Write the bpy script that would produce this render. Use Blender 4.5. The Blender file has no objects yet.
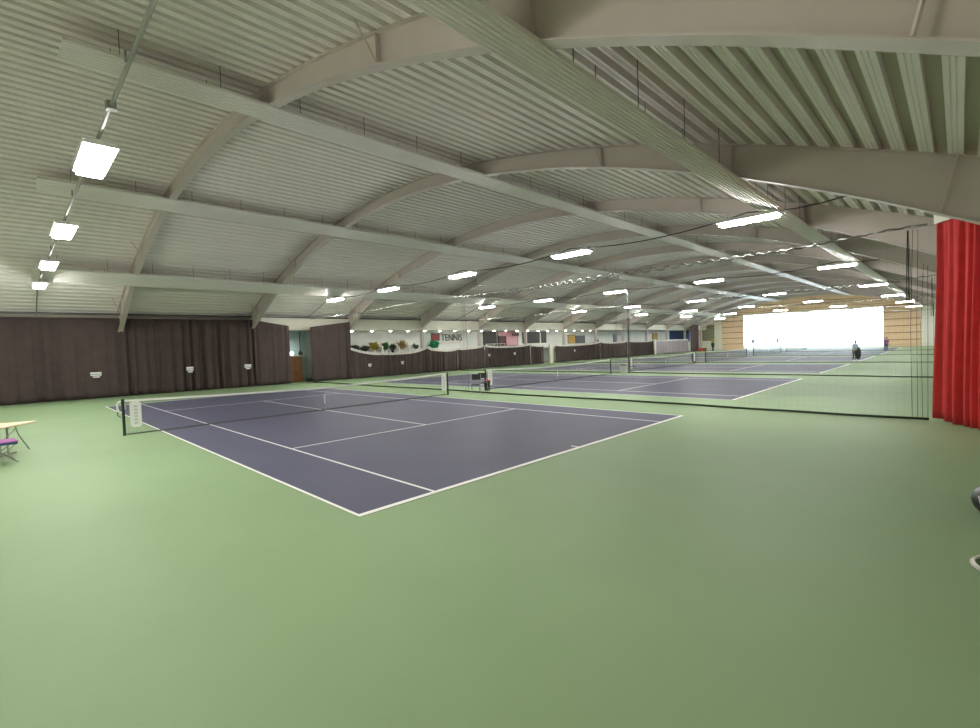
import bpy, math, random
from mathutils import Vector, Matrix
PI = math.pi
S = bpy.context.scene
C = S.collection
random.seed(7)

# ------------------------------------------------------------------ materials
def mat(name, col, rough=.6, spec=.4, metal=0., noise=0., nscale=4., bump=0., bscale=30., emit=None, strength=0., col2=None):
    m = bpy.data.materials.new(name); m.use_nodes = True
    nt = m.node_tree; b = nt.nodes['Principled BSDF']
    b.inputs['Base Color'].default_value = (*col, 1)
    b.inputs['Roughness'].default_value = rough
    b.inputs['Specular IOR Level'].default_value = spec
    b.inputs['Metallic'].default_value = metal
    if noise > 0 or col2 or bump > 0:
        tc = nt.nodes.new('ShaderNodeTexCoord')
    if noise > 0 or col2:
        n = nt.nodes.new('ShaderNodeTexNoise'); n.inputs['Scale'].default_value = nscale
        n.inputs['Detail'].default_value = 4
        nt.links.new(tc.outputs['Object'], n.inputs['Vector'])
        r = nt.nodes.new('ShaderNodeMapRange')
        r.inputs[1].default_value = .3; r.inputs[2].default_value = .7
        nt.links.new(n.outputs['Fac'], r.inputs[0])
        mx = nt.nodes.new('ShaderNodeMix'); mx.data_type = 'RGBA'
        c2 = col2 if col2 else tuple(min(1, c * (1 + noise)) for c in col)
        c1 = col if col2 else tuple(c * (1 - noise) for c in col)
        mx.inputs[6].default_value = (*c1, 1); mx.inputs[7].default_value = (*c2, 1)
        nt.links.new(r.outputs[0], mx.inputs[0]); nt.links.new(mx.outputs[2], b.inputs['Base Color'])
    if bump > 0:
        n2 = nt.nodes.new('ShaderNodeTexNoise'); n2.inputs['Scale'].default_value = bscale
        nt.links.new(tc.outputs['Object'], n2.inputs['Vector'])
        bp = nt.nodes.new('ShaderNodeBump'); bp.inputs['Strength'].default_value = bump
        bp.inputs['Distance'].default_value = .01
        nt.links.new(n2.outputs['Fac'], bp.inputs['Height']); nt.links.new(bp.outputs[0], b.inputs['Normal'])
    if emit:
        b.inputs['Emission Color'].default_value = (*emit, 1); b.inputs['Emission Strength'].default_value = strength
    return m

M = {}
M['green'] = mat('green_court_paint', (.238, .335, .188), .55, .12, noise=.03, nscale=.5, bump=.06, bscale=220)
M['blue'] = mat('blue_court_paint', (.097, .096, .148), .55, .12, noise=.05, nscale=.6, bump=.06, bscale=220)
M['line'] = mat('white_line_paint', (.82, .82, .8), .5, .3)
M['deck'] = mat('roof_deck_steel', (.84, .80, .77), .5, .3, noise=.02, nscale=.8)
M['trough'] = mat('shaded_trough_steel', (.52, .50, .42), .7, .2)  # deck steel with the recess shade painted in as a darker colour
M['arch'] = mat('roof_arch_paint', (.53, .47, .44), .5, .3, noise=.03, nscale=1.5)
M['panel'] = mat('heating_panel_paint', (.74, .71, .68), .34, .5)
M['rod'] = mat('dark_rod', (.06, .055, .05), .5, .4)
M['pipe'] = mat('grey_conduit', (.25, .25, .23), .45, .4)
M['cable'] = mat('black_cable', (.03, .03, .03), .6, .3)
M['lampbody'] = mat('lamp_housing_white', (.8, .8, .8), .4, .4)
M['lamp'] = mat('lamp_diffuser', (.9, .9, .9), .5, .2, emit=(1, .985, .93), strength=128)
M['lampdim'] = mat('lamp_diffuser_dimmed', (.9, .9, .9), .5, .2, emit=(1, .97, .9), strength=90)  # unseen lamp near the camera, dimmed to balance floor brightness
M['spot'] = mat('spot_diffuser', (.9, .9, .9), .5, .2, emit=(1, .95, .84), strength=70)
M['glow'] = mat('wall_lamp_glass', (.9, .9, .9), .5, .2, emit=(.9, 1, 1), strength=14)
M['curtain'] = mat('brown_grey_curtain_cloth', (.078, .058, .057), .9, .1, noise=.08, nscale=2, bump=.15, bscale=160)
M['curtain_pale'] = mat('lilac_grey_curtain_cloth', (.33, .29, .32), .9, .1, noise=.08, nscale=2)
M['hem'] = mat('pale_curtain_hem', (.66, .63, .6), .8, .1)
M['red'] = mat('red_curtain_cloth', (.58, .055, .06), .8, .15, noise=.08, nscale=3, bump=.12, bscale=120)
M['white'] = mat('white_paint', (.78, .77, .72), .6, .3, noise=.02)
M['fascia'] = mat('cream_fascia', (.62, .60, .52), .6, .3, noise=.03)
M['pale'] = mat('pale_wall_paint', (.66, .69, .66), .7, .2, noise=.05, nscale=1.2)
M['teal'] = mat('pale_teal_wall_paint', (.50, .62, .60), .7, .2, noise=.05)
M['cream'] = mat('cream_wall_paint', (.72, .70, .60), .7, .2, noise=.03)
M['black'] = mat('black_plastic', (.02, .022, .022), .45, .4)
M['dgreen'] = mat('dark_green_post', (.015, .035, .025), .4, .4)
M['netcord'] = mat('black_net_cord', (.03, .035, .035), .8, .1)
M['divcord'] = mat('grey_net_cord', (.12, .13, .12), .8, .1)
M['rope'] = mat('dark_rope', (.03, .042, .025), .8, .1, bump=.3, bscale=60)
M['loop'] = mat('net_loop_cord', (.22, .23, .21), .5, .5)
M['tape'] = mat('white_tape', (.8, .8, .78), .6, .2)
M['greyprint'] = mat('grey_print', (.58, .58, .57), .7, .1)
M['wood'] = mat('table_wood', (.72, .57, .38), .4, .35, noise=.08, nscale=8)
M['cab'] = mat('brown_cabinet_wood', (.19, .085, .035), .5, .3, noise=.2, nscale=5)
M['steel'] = mat('grey_steel_tube', (.32, .33, .31), .35, .5, metal=.6)
M['purple'] = mat('purple_cloth', (.36, .14, .36), .8, .1)
M['bluec'] = mat('blue_cloth', (.05, .10, .22), .8, .1)
M['lblue'] = mat('light_blue_cloth', (.35, .46, .58), .8, .1)
M['skin'] = mat('skin', (.55, .36, .27), .6, .3)
M['hair'] = mat('hair', (.10, .07, .05), .7, .2)
M['redplastic'] = mat('red_plastic', (.55, .06, .06), .5, .3)
M['darkred'] = mat('dark_red_sign', (.28, .05, .06), .5, .3)
M['darkgrey'] = mat('dark_grey_print', (.08, .085, .09), .5, .3)
M['leaf'] = mat('green_leaf', (.06, .16, .05), .6, .3, noise=.2, nscale=9)
M['leafdark'] = mat('dark_grey_green_leaf', (.06, .09, .07), .6, .3, noise=.2, nscale=9)
M['leafyellow'] = mat('yellow_leaf', (.50, .42, .10), .6, .3, noise=.15, nscale=9)
M['leafstraw'] = mat('straw_leaf', (.42, .33, .14), .6, .3, noise=.15, nscale=9)
M['leafmint'] = mat('bright_green_leaf', (.05, .36, .20), .6, .3, noise=.15, nscale=9)
M['pot'] = mat('white_pot', (.75, .75, .72), .4, .4)
M['dark'] = mat('dark_void_board', (.025, .022, .022), .4, .4)
M['pink'] = mat('pink_wall', (.62, .36, .38), .6, .2)
M['maroon'] = mat('maroon_board', (.10, .05, .055), .6, .3)
M['ochre'] = mat('ochre_board', (.45, .30, .08), .6, .3)
M['blueboard'] = mat('blue_board', (.03, .09, .28), .5, .3)
M['ground'] = mat('pale_paving', (.6, .6, .6), .8, .1)
M['picture'] = mat('olive_picture', (.35, .33, .24), .6, .2, col2=(.16, .16, .11), nscale=6)

def brick_mat(name, c1, c2, mortar, scale_w, row, msize):
    m = bpy.data.materials.new(name); m.use_nodes = True
    nt = m.node_tree; b = nt.nodes['Principled BSDF']
    b.inputs['Roughness'].default_value = .6
    tc = nt.nodes.new('ShaderNodeTexCoord'); sp = nt.nodes.new('ShaderNodeSeparateXYZ'); cb = nt.nodes.new('ShaderNodeCombineXYZ')
    nt.links.new(tc.outputs['Object'], sp.inputs[0])
    nt.links.new(sp.outputs['Y'], cb.inputs['X']); nt.links.new(sp.outputs['Z'], cb.inputs['Y'])
    br = nt.nodes.new('ShaderNodeTexBrick')
    br.inputs['Color1'].default_value = (*c1, 1); br.inputs['Color2'].default_value = (*c2, 1); br.inputs['Mortar'].default_value = (*mortar, 1)
    br.inputs['Scale'].default_value = 1; br.inputs['Brick Width'].default_value = scale_w
    br.inputs['Row Height'].default_value = row; br.inputs['Mortar Size'].default_value = msize
    nt.links.new(cb.outputs[0], br.inputs['Vector']); nt.links.new(br.outputs['Color'], b.inputs['Base Color'])
    return m
M['cladding'] = brick_mat('wood_board_cladding', (.72, .52, .34), (.80, .57, .38), (.46, .31, .19), 4.2, .27, .012)

def glass_mat():
    m = bpy.data.materials.new('window_glass'); m.use_nodes = True
    nt = m.node_tree; nt.nodes.remove(nt.nodes['Principled BSDF'])
    out = nt.nodes['Material Output']
    t = nt.nodes.new('ShaderNodeBsdfTransparent'); t.inputs[0].default_value = (.93, .96, .97, 1)
    g = nt.nodes.new('ShaderNodeBsdfGlossy'); g.inputs['Roughness'].default_value = .02
    mx = nt.nodes.new('ShaderNodeMixShader'); fr = nt.nodes.new('ShaderNodeFresnel'); fr.inputs[0].default_value = 1.3
    nt.links.new(fr.outputs[0], mx.inputs[0]); nt.links.new(t.outputs[0], mx.inputs[1]); nt.links.new(g.outputs[0], mx.inputs[2])
    nt.links.new(mx.outputs[0], out.inputs[0])
    return m
M['glass'] = glass_mat()

# ------------------------------------------------------------------ mesh helpers
class MB:
    def __init__(s): s.v = []; s.f = []
    def add(s, vs, fs):
        o = len(s.v); s.v += [tuple(p) for p in vs]; s.f += [tuple(i + o for i in f) for f in fs]; return s
    def box(s, x0, y0, z0, x1, y1, z1, rot=None, piv=None):
        vs = [(x, y, z) for x in (x0, x1) for y in (y0, y1) for z in (z0, z1)]
        if rot is not None:
            p = Vector(piv) if piv else Vector(((x0 + x1) / 2, (y0 + y1) / 2, (z0 + z1) / 2))
            vs = [rot @ (Vector(v) - p) + p for v in vs]
        return s.add(vs, [(0, 1, 3, 2), (4, 6, 7, 5), (0, 4, 5, 1), (2, 3, 7, 6), (0, 2, 6, 4), (1, 5, 7, 3)])
    def tube(s, pts, r, n=6, closed=False):
        pts = [Vector(p) for p in pts]; k = len(pts); rs = r if isinstance(r, (list, tuple)) else [r] * k
        vs = []; prev = None
        for i, p in enumerate(pts):
            a = pts[i - 1] if i > 0 else (pts[-1] if closed else p); b = pts[i + 1] if i < k - 1 else (pts[0] if closed else p)
            d = (b - a); d = d.normalized() if d.length > 1e-9 else Vector((0, 0, 1))
            ref = prev if prev is not None else (Vector((0, 0, 1)) if abs(d.z) < .9 else Vector((1, 0, 0)))
            u = (ref - d * ref.dot(d)).normalized(); prev = u; w = d.cross(u)
            for j in range(n):
                t = 2 * PI * (j + .5) / n; vs.append(p + (u * math.cos(t) + w * math.sin(t)) * rs[i])
        fs = []
        for i in range(k if closed else k - 1):
            i2 = (i + 1) % k
            for j in range(n):
                j2 = (j + 1) % n; fs.append((i * n + j, i * n + j2, i2 * n + j2, i2 * n + j))
        if not closed: fs += [tuple(range(n - 1, -1, -1)), tuple((k - 1) * n + j for j in range(n))]
        return s.add(vs, fs)
    def lathe(s, prof, c, n=14):
        vs = []; k = len(prof)
        for r, z in prof:
            for j in range(n):
                t = 2 * PI * j / n; vs.append((c[0] + r * math.cos(t), c[1] + r * math.sin(t), c[2] + z))
        fs = [(i * n + j, i * n + (j + 1) % n, (i + 1) * n + (j + 1) % n, (i + 1) * n + j) for i in range(k - 1) for j in range(n)]
        fs += [tuple(range(n - 1, -1, -1)), tuple((k - 1) * n + j for j in range(n))]
        return s.add(vs, fs)
    def ball(s, c, r, sx=1, sy=1, sz=1, n=10, m=6):
        prof = [(r * math.sin(PI * (i + .02) / (m + .04)), -r * math.cos(PI * (i + .02) / (m + .04))) for i in range(m + 1)]
        o = len(s.v); s.lathe(prof, (0, 0, 0), n)
        for i in range(o, len(s.v)):
            x, y, z = s.v[i]; s.v[i] = (c[0] + x * sx, c[1] + y * sy, c[2] + z * sz)
        return s
    def prism(s, poly, axis, a, b):
        n = len(poly); vs = []
        for t in (a, b):
            for p, q in poly: vs.append((t, p, q) if axis == 0 else ((p, t, q) if axis == 1 else (p, q, t)))
        fs = [(i, (i + 1) % n, n + (i + 1) % n, n + i) for i in range(n)] + [tuple(range(n - 1, -1, -1)), tuple(range(n, 2 * n))]
        return s.add(vs, fs)
    def build(s, name, m, parent=None, smooth=False, bevel=0.):
        me = bpy.data.meshes.new(name); me.from_pydata(s.v, [], s.f); me.update()
        import bmesh
        bm = bmesh.new(); bm.from_mesh(me); bmesh.ops.recalc_face_normals(bm, faces=bm.faces); bm.to_mesh(me); bm.free()
        me.materials.append(m)
        if smooth:
            for p in me.polygons: p.use_smooth = True
        o = bpy.data.objects.new(name, me); C.objects.link(o)
        if parent is not None: o.parent = parent
        if bevel > 0:
            bv = o.modifiers.new('b', 'BEVEL'); bv.width = bevel; bv.segments = 2; bv.limit_method = 'ANGLE'
        return o

def tag(o, label, cat, group=None):
    o['label'] = label; o['category'] = cat
    if group: o['group'] = group
    return o
def thing(name, label, cat, loc=(0, 0, 0), rz=0, group=None):
    o = bpy.data.objects.new(name, None); o.empty_display_size = .1; C.objects.link(o); o.location = loc; o.rotation_euler = (0, 0, rz)
    return tag(o, label, cat, group)
def struct(o):
    o['kind'] = 'structure'; return o
def dup(root, loc, rz, label, group=None):
    r = root.copy(); C.objects.link(r); r.location = loc; r.rotation_euler = (0, 0, rz); r['label'] = label
    if group: r['group'] = group
    for ch in list(root.children):
        c = ch.copy(); C.objects.link(c); c.parent = r
        for g in list(ch.children):
            d = g.copy(); C.objects.link(d); d.parent = c
    return r

# ------------------------------------------------------------------ dimensions
YC = 12.0
XB, XF = -6.5, 97.0            # back and window end walls
YR, YL = -6.9, 31.4            # red-curtain side and dark-curtain side
def zbot(y): d = y - YC; return 8.98 - .01405 * d * d - 1.2e-6 * d ** 4
def ztop(y): d = y - YC; return 9.45 - .01345 * d * d + 3.6e-6 * d ** 4
AX = [1.75 + 7.65 * i for i in range(-1, 13)]        # roof frames
LX = [-1.98 + 15.34 * i for i in range(7)]            # lamp rows
LY = [-1.15 + 6.65 * i for i in range(5)]
CX = [15.45 * i for i in range(6)]                    # courts
DX = [13.3 + 15.35 * i for i in range(5)]             # divider nets
ORD = ['first', 'second', 'third', 'fourth', 'fifth', 'sixth', 'seventh', 'eighth', 'ninth', 'tenth', 'eleventh', 'twelfth', 'thirteenth', 'fourteenth']

# ------------------------------------------------------------------ floor and courts
struct(MB().box(XB - .3, YR - .3, -.2, XF + .3, 33.2, 0).build('floor', M['green']))
def court_lines():
    b = MB(); z0, z1 = .004, .007
    W, L, si = 10.97, 23.77, 1.372
    def r(x0, y0, x1, y1): b.box(x0, y0, z0, x1, y1, z1)
    r(0, 0, W, .1); r(0, L - .1, W, L)
    r(0, .1, .05, L - .1); r(W - .05, .1, W, L - .1)
    r(si, .1, si + .05, L - .1); r(W - si - .05, .1, W - si, L - .1)
    for y in (5.485, L - 5.485): r(si + .05, y - .025, W - si - .05, y + .025)
    r(W / 2 - .025, 5.51, W / 2 + .025, L - 5.51)
    r(W / 2 - .025, .1, W / 2 + .025, .28); r(W / 2 - .025, L - .28, W / 2 + .025, L - .1)
    return b
s0 = MB().box(0, 0, .0005, 10.97, 23.77, .004).build('floor_court', M['blue'])
l0 = court_lines().build('court_lines', M['line'], s0)
struct(s0); s0.location.x = CX[0]
for x in CX[1:]:
    c = s0.copy(); C.objects.link(c); c.location.x = x
    d = l0.copy(); C.objects.link(d); d.parent = c

# ------------------------------------------------------------------ roof deck (trapezoidal ribs along the hall)
b = MB(); prof = []; trg = []
per, dep = .40, .18
y = YR - .2; k = 0
while y < YL + .2:
    for dy, up in ((0, 0), (.06, 0), (.067, .08), (.078, .08), (.085, 0), (.12, 0), (.127, .08), (.138, .08), (.145, 0), (.205, 0), (.213, 1), (.392, 1)):
        yy = y + dy; prof.append((yy, ztop(yy) + dep * up)); trg.append(up == 1)
    y += per
n = len(prof)
b.add([(XB - .3, p, q) for p, q in prof] + [(XF + .3, p, q) for p, q in prof], [(i, i + 1, n + i + 1, n + i) for i in range(n - 1)])
# weather skin above
o = len(b.v)
b.add([(XB - .3, p, ztop(p) + .3) for p, q in prof] + [(XF + .3, p, ztop(p) + .3) for p, q in prof], [(i, n + i, n + i + 1, i + 1) for i in range(n - 1)])
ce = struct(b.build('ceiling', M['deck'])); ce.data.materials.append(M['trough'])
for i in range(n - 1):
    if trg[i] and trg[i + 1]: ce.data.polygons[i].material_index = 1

# ------------------------------------------------------------------ roof frames
def arch(i, X):
    t = thing('roof_arch', 'curved grey steel roof arch, %s frame counted from the camera end of the hall' % ORD[i], 'roof arch', (X, YC, 0), 0, 'steel roof arches')
    N = 60; ye, yr = (31.15 if X < 20 else 30.6), -6.55
    ys = [yr + (ye - yr) * k / N for k in range(N + 1)]
    w = MB(); tw = .012
    vs = []
    for yy in ys:
        vs += [(-tw, yy - YC, zbot(yy)), (tw, yy - YC, zbot(yy)), (tw, yy - YC, ztop(yy) - .02), (-tw, yy - YC, ztop(yy) - .02)]
    fs = []
    for k in range(N):
        for j in range(4):
            a = k * 4 + j; c = k * 4 + (j + 1) % 4; fs.append((a, c, c + 4, a + 4))
    fs += [(0, 1, 2, 3), tuple(N * 4 + j for j in (3, 2, 1, 0))]
    w.add(vs, fs); w.build('web', M['arch'], t)
    for nm, zf, h0, h1, hw in (('bottom_flange', zbot, -.022, 0, .13), ('top_flange', ztop, -.022, -.002, .11)):
        f = MB(); vs = []
        for yy in ys:
            z = zf(yy); vs += [(-hw, yy - YC, z + h0), (hw, yy - YC, z + h0), (hw, yy - YC, z + h1), (-hw, yy - YC, z + h1)]
        f.add(vs, fs); f.build(nm, M['arch'], t)
    for sgn in (-1, 1):
        d = (18.97 if X < 20 else 18.3) if sgn > 0 else -18.35
        yy = YC + d; zt = zbot(yy) + .1
        c = MB(); c.box(-.12, d - .15, 0, .12, d - .13, zt).box(-.12, d + .13, 0, .12, d + .15, zt).box(-.008, d - .13, 0, .008, d + .13, zt).box(-.16, d - .2, 0, .16, d + .2, .02)
        c.build('column', M['arch'], t)
    for yy in (1.6, YC + 10.6, -5.6, YC + 17.0, -1.95):
        s_ = MB(); d = yy - YC
        if yy == -1.95:
            s_.box(-.11, d - .006, zbot(yy), .11, d + .006, ztop(yy) - .03); s_.build('stiffener', M['arch'], t); continue
        s_.tube([(-.1, d, zbot(yy) + .02), (-.5, d, ztop(yy) + .01)] if yy > 0 else [(-.1, d, zbot(yy) + .01), (-.12, d - .26, ztop(yy) - .03)], .022, 5)
        if yy > 0: s_.box(-.1, d - .005, zbot(yy), -.01, d + .005, ztop(yy) - .03)
        s_.build('brace', M['arch'], t)
    return t
for i, X in enumerate(AX): arch(i, X)

# ------------------------------------------------------------------ radiant heating strips hung under the arches
def strip(yc, label, wd=1.15, rd=.02):
    z = zbot(yc) - .06; slope = (zbot(yc + .3) - zbot(yc - .3)) / .6
    x0, x1 = -2.25, XF - 1.5
    t = thing('heating_strip', label, 'heating strip', (0, yc, z), 0, 'long ceiling heating strips')
    def at(u, h=0): return (u, u * slope + h)
    pr = []
    nb = 7; hw = wd / 2
    low = []
    for k in range(nb):
        a = -hw + wd * k / nb; s_ = wd / nb
        for f, h in ((0, 0), (.3, 0), (.36, -.8 * rd), (.5, -rd), (.64, -.8 * rd), (.7, 0)): low.append(at(a + s_ * f, h))
    low.append(at(hw)); poly = low + [at(hw, .07), at(hw - .02, .07), at(hw - .02, .012), at(-hw + .02, .012), at(-hw + .02, .07), at(-hw, .07)]
    MB().prism(poly, 0, x0, x1).build('panel', M['panel'], t)
    x = x0 + .9; c = 0
    while x < x1:
        r = MB()
        for u in (-hw + .06, hw - .06):
            r.tube([(x, u, u * slope + .05), (x, u, ztop(yc + u) - z + .1)], .008, 4)
        r.tube([(x, -hw + .04, (-hw + .04) * slope + .055), (x, hw - .04, (hw - .04) * slope + .055)], .012, 4)
        r.build('hanging_rods', M['rod'], t); x += 1.9125
    return t
strip(-1.63, 'long pale ribbed heating strip running past the red curtain', .92, .05)
strip(6.95, 'long pale heating strip under the roof crown, on the red curtain side')
strip(17.2, 'long pale heating strip under the roof crown, on the dark curtain side')
strip(25.2, 'long pale heating strip low over the dark curtains')

# ------------------------------------------------------------------ ceiling lamps
ylab = ['beside the ribbed heating strip', 'second from the ribbed heating strip', 'in the middle of its row', 'second from the dark curtains', 'closest to the dark curtains']
rlab = ['over the table end'] + ['over the %s divider net' % ORD[i] for i in range(5)] + ['in front of the bright window']
lamp0 = None
for i, x in enumerate(LX):
    for j, yy in enumerate(LY):
        lab = 'white LED ceiling lamp %s, %s' % (rlab[i], ylab[j])
        if lamp0 is None:
            lamp0 = thing('ceiling_lamp', lab, 'ceiling lamp', (x, yy, 6.0), 0, 'LED ceiling lamps')
            MB().box(-.25, -.87, .04, .25, .87, .085).box(-.25, -.87, -.02, -.235, .87, .04).box(.235, -.87, -.02, .25, .87, .04).box(-.235, -.87, -.02, .235, -.855, .04).box(-.235, .855, -.02, .235, .87, .04).box(-.06, -.5, .085, .06, .5, .13).build('housing', M['lampbody'], lamp0, bevel=.008)
            pts = [(-.2, -.78), (-.16, -.82), (.16, -.82), (.2, -.78), (.2, .78), (.16, .82), (-.16, .82), (-.2, .78)]
            MB().prism(pts, 2, -.09, .04).build('diffuser', M['lamp'], lamp0)
            for q in (-.6, .6):
                MB().tube([(0, q, .08), (0, q, .2)], .012, 5).build('hanger', M['pipe'], lamp0)
        else:
            dup(lamp0, (x, yy, 6.0), 0, lab)
for ch in list(lamp0.children):
    if ch.name.startswith('diffuser'):
        ch.data = ch.data.copy(); ch.data.materials[0] = M['lampdim']
# supply line of each row
for i, x in enumerate(LX):
    b = MB(); nm = 'power_conduit' if i == 0 else 'power_cable'
    if i == 0:
        b.tube([(x, -.7, 6.21), (x, 26.0, 6.21), (x, 27.4, 6.1), (x, 30.6, 4.95)], .03, 8)
        for yy in (.3, 1.9, 3.6, 7.4, 9.0, 14.2, 16.5, 21.3, 23.2): b.tube([(x - .04, yy, 6.18), (x - .04, yy, 6.33)], .016, 5)
        b.box(x - .06, 3.38, 6.15, x + .06, 3.52, 6.27)
        o = b.build(nm, M['pipe'])
        tag(o, 'grey conduit pipe feeding the lamps over the table end', 'conduit')
    else:
        pts = []
        pts += [(x, -3.7, 6.12), (x, -3.1, 6.06), (x, -2.4, 6.04), (x, -1.8, 6.1)]
        for a, c in zip(LY[:-1], LY[1:]):
            for k in range(10):
                f = k / 10; pts.append((x + .0, a + (c - a) * f, 6.21 - .26 * 4 * f * (1 - f)))
        pts += [(x, LY[-1], 6.21), (x, 26.4, 6.1), (x, 28.4, 5.45), (x, 30.2, 4.95)]
        o = b.tube(pts, .02, 5).build(nm, M['cable'], smooth=True)
        tag(o, 'thin black cable sagging between the lamps ' + rlab[i], 'cable', 'lamp cables')

# ------------------------------------------------------------------ walls
struct(MB().box(XB - .25, YR - .2, 0, XB, YL + .2, 9.6).build('wall_back', M['cream']))
struct(MB().box(9.6, YR - .2, 0, XF, YR, 5.3).build('wall_right', M['white']))
struct(MB().box(XB, YR - .2, 0, 9.6, YR, 5.3).build('wall_right_near', M['fascia']))
# dark-curtain side: gallery back wall, soffit, fascia
struct(MB().box(XB, 32.3, 0, XF, 32.5, 5.4).build('wall_left', M['pale']))
struct(MB().box(9.9, 30.42, 4.06, XF, 32.3, 4.16).build('ceiling_gallery', M['white']))
fb = MB().box(9.9, 30.3, 4.06, XF, 30.42, 5.05)
struct(fb.build('wall_left_fascia', M['fascia']))
struct(MB().box(XB, 31.25, 4.72, 9.9, 31.4, 5.2).box(9.75, 30.3, 4.06, 9.9, 31.4, 5.1).build('wall_left_rail', M['fascia']))
struct(MB().box(XB, 31.3, 5.0, XF, 32.5, 5.25).build('ceiling_eaves', M['deck']))
struct(MB().box(XB, 30.28, 4.98, XF, 30.40, 5.08).build('trim_eaves', M['rod']))
# scalloped valance over the cabinet gap
vb = MB(); 
for k in range(26):
    x0 = 9.95 + k * .28; d = .05 + .08 * (k % 2)
    vb.box(x0, 30.2, 4.28 - d, x0 + .28, 30.25, 4.92)
tag(vb.build('valance', M['fascia']), 'cream scalloped valance above the gap with the brown cabinet', 'valance')
struct(MB().box(12.0, 32.15, 0, 14.2, 32.3, 4.06).build('wall_left_alcove', M['teal']))

# window end wall, built in pieces round the window
wy0, wy1, wz = 2.76, 23.6, 6.6
def gable(y0, y1, zb):
    N = max(2, int((y1 - y0) / .8)); top = [(y1 - (y1 - y0) * k / N, ztop(y1 - (y1 - y0) * k / N) + .35) for k in range(N + 1)]
    return [(y0, zb), (y1, zb)] + top
clad = MB()
clad.prism(gable(wy1, 27.4, 0), 0, XF, XF + .2)
clad.prism(gable(-1.6, wy0, 0), 0, XF, XF + .2)
clad.prism(gable(wy0, wy1, wz), 0, XF, XF + .2)
struct(clad.build('wall_far', M['cladding']))
cr = MB(); cr.prism(gable(27.4, 32.5, 0), 0, XF - .05, XF + .2); struct(cr.build('wall_far_cream', M['cream']))
cw = MB(); cw.prism(gable(YR - .2, -1.6, 0), 0, XF - .05, XF + .2); struct(cw.build('wall_far_white', M['white']))
tr = MB()
for k in range(1, 7): tr.box(XF - .06, -1.6, 1.1 * k - .05, XF - .003, wy0, 1.1 * k + .05).box(XF - .06, wy1, 1.1 * k - .05, XF - .003, 27.4, 1.1 * k + .05)
tr.box(XF - .06, -1.6, 7.75, XF - .003, 25.6, 7.83)
struct(tr.build('trim_1', M['cab']))
# window
win = struct(MB().box(XF - .02, wy0, 0, XF + .16, wy0 + .12, wz).box(XF - .02, wy1 - .12, 0, XF + .16, wy1, wz).box(XF - .02, wy0 + .12, wz - .12, XF + .16, wy1 - .12, wz).box(XF - .02, wy0 + .12, 0, XF + .16, wy1 - .12, .12).build('window_1', M['white']))
g = MB()
for k in range(1, 6): g.box(XF + .02, wy0 + .12, 1.1 * k - .018, XF + .09, wy1 - .12, 1.1 * k + .018)
for k in range(1, 10): yy = wy0 + (wy1 - wy0) * k / 10; g.box(XF + .03, yy - .015, .12, XF + .08, yy + .015, wz - .12)
g.build('window_bars', M['white'], win)
MB().box(XF + .045, wy0 + .1, .1, XF + .055, wy1 - .1, wz - .1).build('window_pane', M['glass'], win)
struct(MB().box(XF + .3, -40, -.3, XF + 60, 70, -.05).build('ground_outside', M['ground']))

# ------------------------------------------------------------------ curtains
def path_len(P):
    L = [0]
    for a, c in zip(P[:-1], P[1:]): L.append(L[-1] + math.dist(a, c))
    return L
def cloth(P, top, zb, amp, wave, seed, step=.05, rows=14, flat=None, lift=.03, thick=.012):
    """hanging cloth along the polyline P; top(s) gives the height; pleats deepen downwards"""
    rnd = random.Random(seed); L = path_len(P); T = L[-1]; n = max(8, int(T / step))
    ph = [rnd.uniform(0, 6.28) for _ in range(6)]
    cols = []
    for i in range(n + 1):
        s = T * i / n; k = 0
        while k < len(L) - 2 and s > L[k + 1]: k += 1
        f = (s - L[k]) / (L[k + 1] - L[k]); a, c = P[k], P[k + 1]
        dx, dy = (c[0] - a[0]) / (L[k + 1] - L[k]), (c[1] - a[1]) / (L[k + 1] - L[k])
        px, py = a[0] + (c[0] - a[0]) * f, a[1] + (c[1] - a[1]) * f
        w = s / wave * 2 * PI
        q = .55 * math.sin(w + 1.6 * math.sin(w * .23 + ph[0]) + ph[1]) + .3 * math.sin(w * 1.83 + ph[2] + math.sin(w * .31)) + .25 * math.sin(w * .41 + ph[3])
        q = math.copysign(abs(q) ** .7, q)
        m = .5 + .5 * math.sin(s * .9 + ph[4]) * math.sin(s * .37 + ph[5])
        if flat: m *= flat(s / T)
        cols.append((s, px, py, -dy, dx, q * (.35 + .65 * m), s / T))
    b = MB(); vs = []
    for side in (0, 1):
        for s, px, py, nx, ny, q, f in cols:
            zt = top(f); zl = zb + lift * (.5 + .5 * math.sin(s * 2.3 + seed))
            for r in range(rows + 1):
                h = r / rows; off = amp * q * (.45 + .55 * h ** .7) + amp * .25 * math.sin(h * 3 + s * .5 + seed) * h
                off += thick * side
                vs.append((px + nx * off, py + ny * off, zt + (zl - zt) * h))
    R = rows + 1; K = n + 1; fs = []
    for i in range(n):
        for r in range(rows):
            a = i * R + r; fs.append((a, a + 1, a + R + 1, a + R)); a += K * R; fs.append((a, a + R, a + R + 1, a + 1))
    for i in range(n):
        for r in (0, rows):
            a = i * R + r; fs.append((a, a + R, a + R + K * R, a + K * R))
    for r in range(rows):
        for i in (0, n):
            a = i * R + r; fs.append((a, a + 1, a + 1 + K * R, a + K * R))
    b.add(vs, fs); return b, cols
def patch(parent, x, y, z, w, h, mtl=None):
    """small white printed mark on a curtain: two bars and a short one, too small to read"""
    b = MB()
    b.box(x - w / 2, y - .01, z + h * .18, x + w / 2, y, z + h * .5)
    b.box(x - w / 2, y - .01, z - h * .16, x + w / 2, y, z + h * .08)
    b.box(x - w * .3, y - .01, z - h * .5, x + w * .34, y, z - h * .28)
    return b.build('printed_mark', M['tape'] if mtl is None else mtl, parent)
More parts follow.
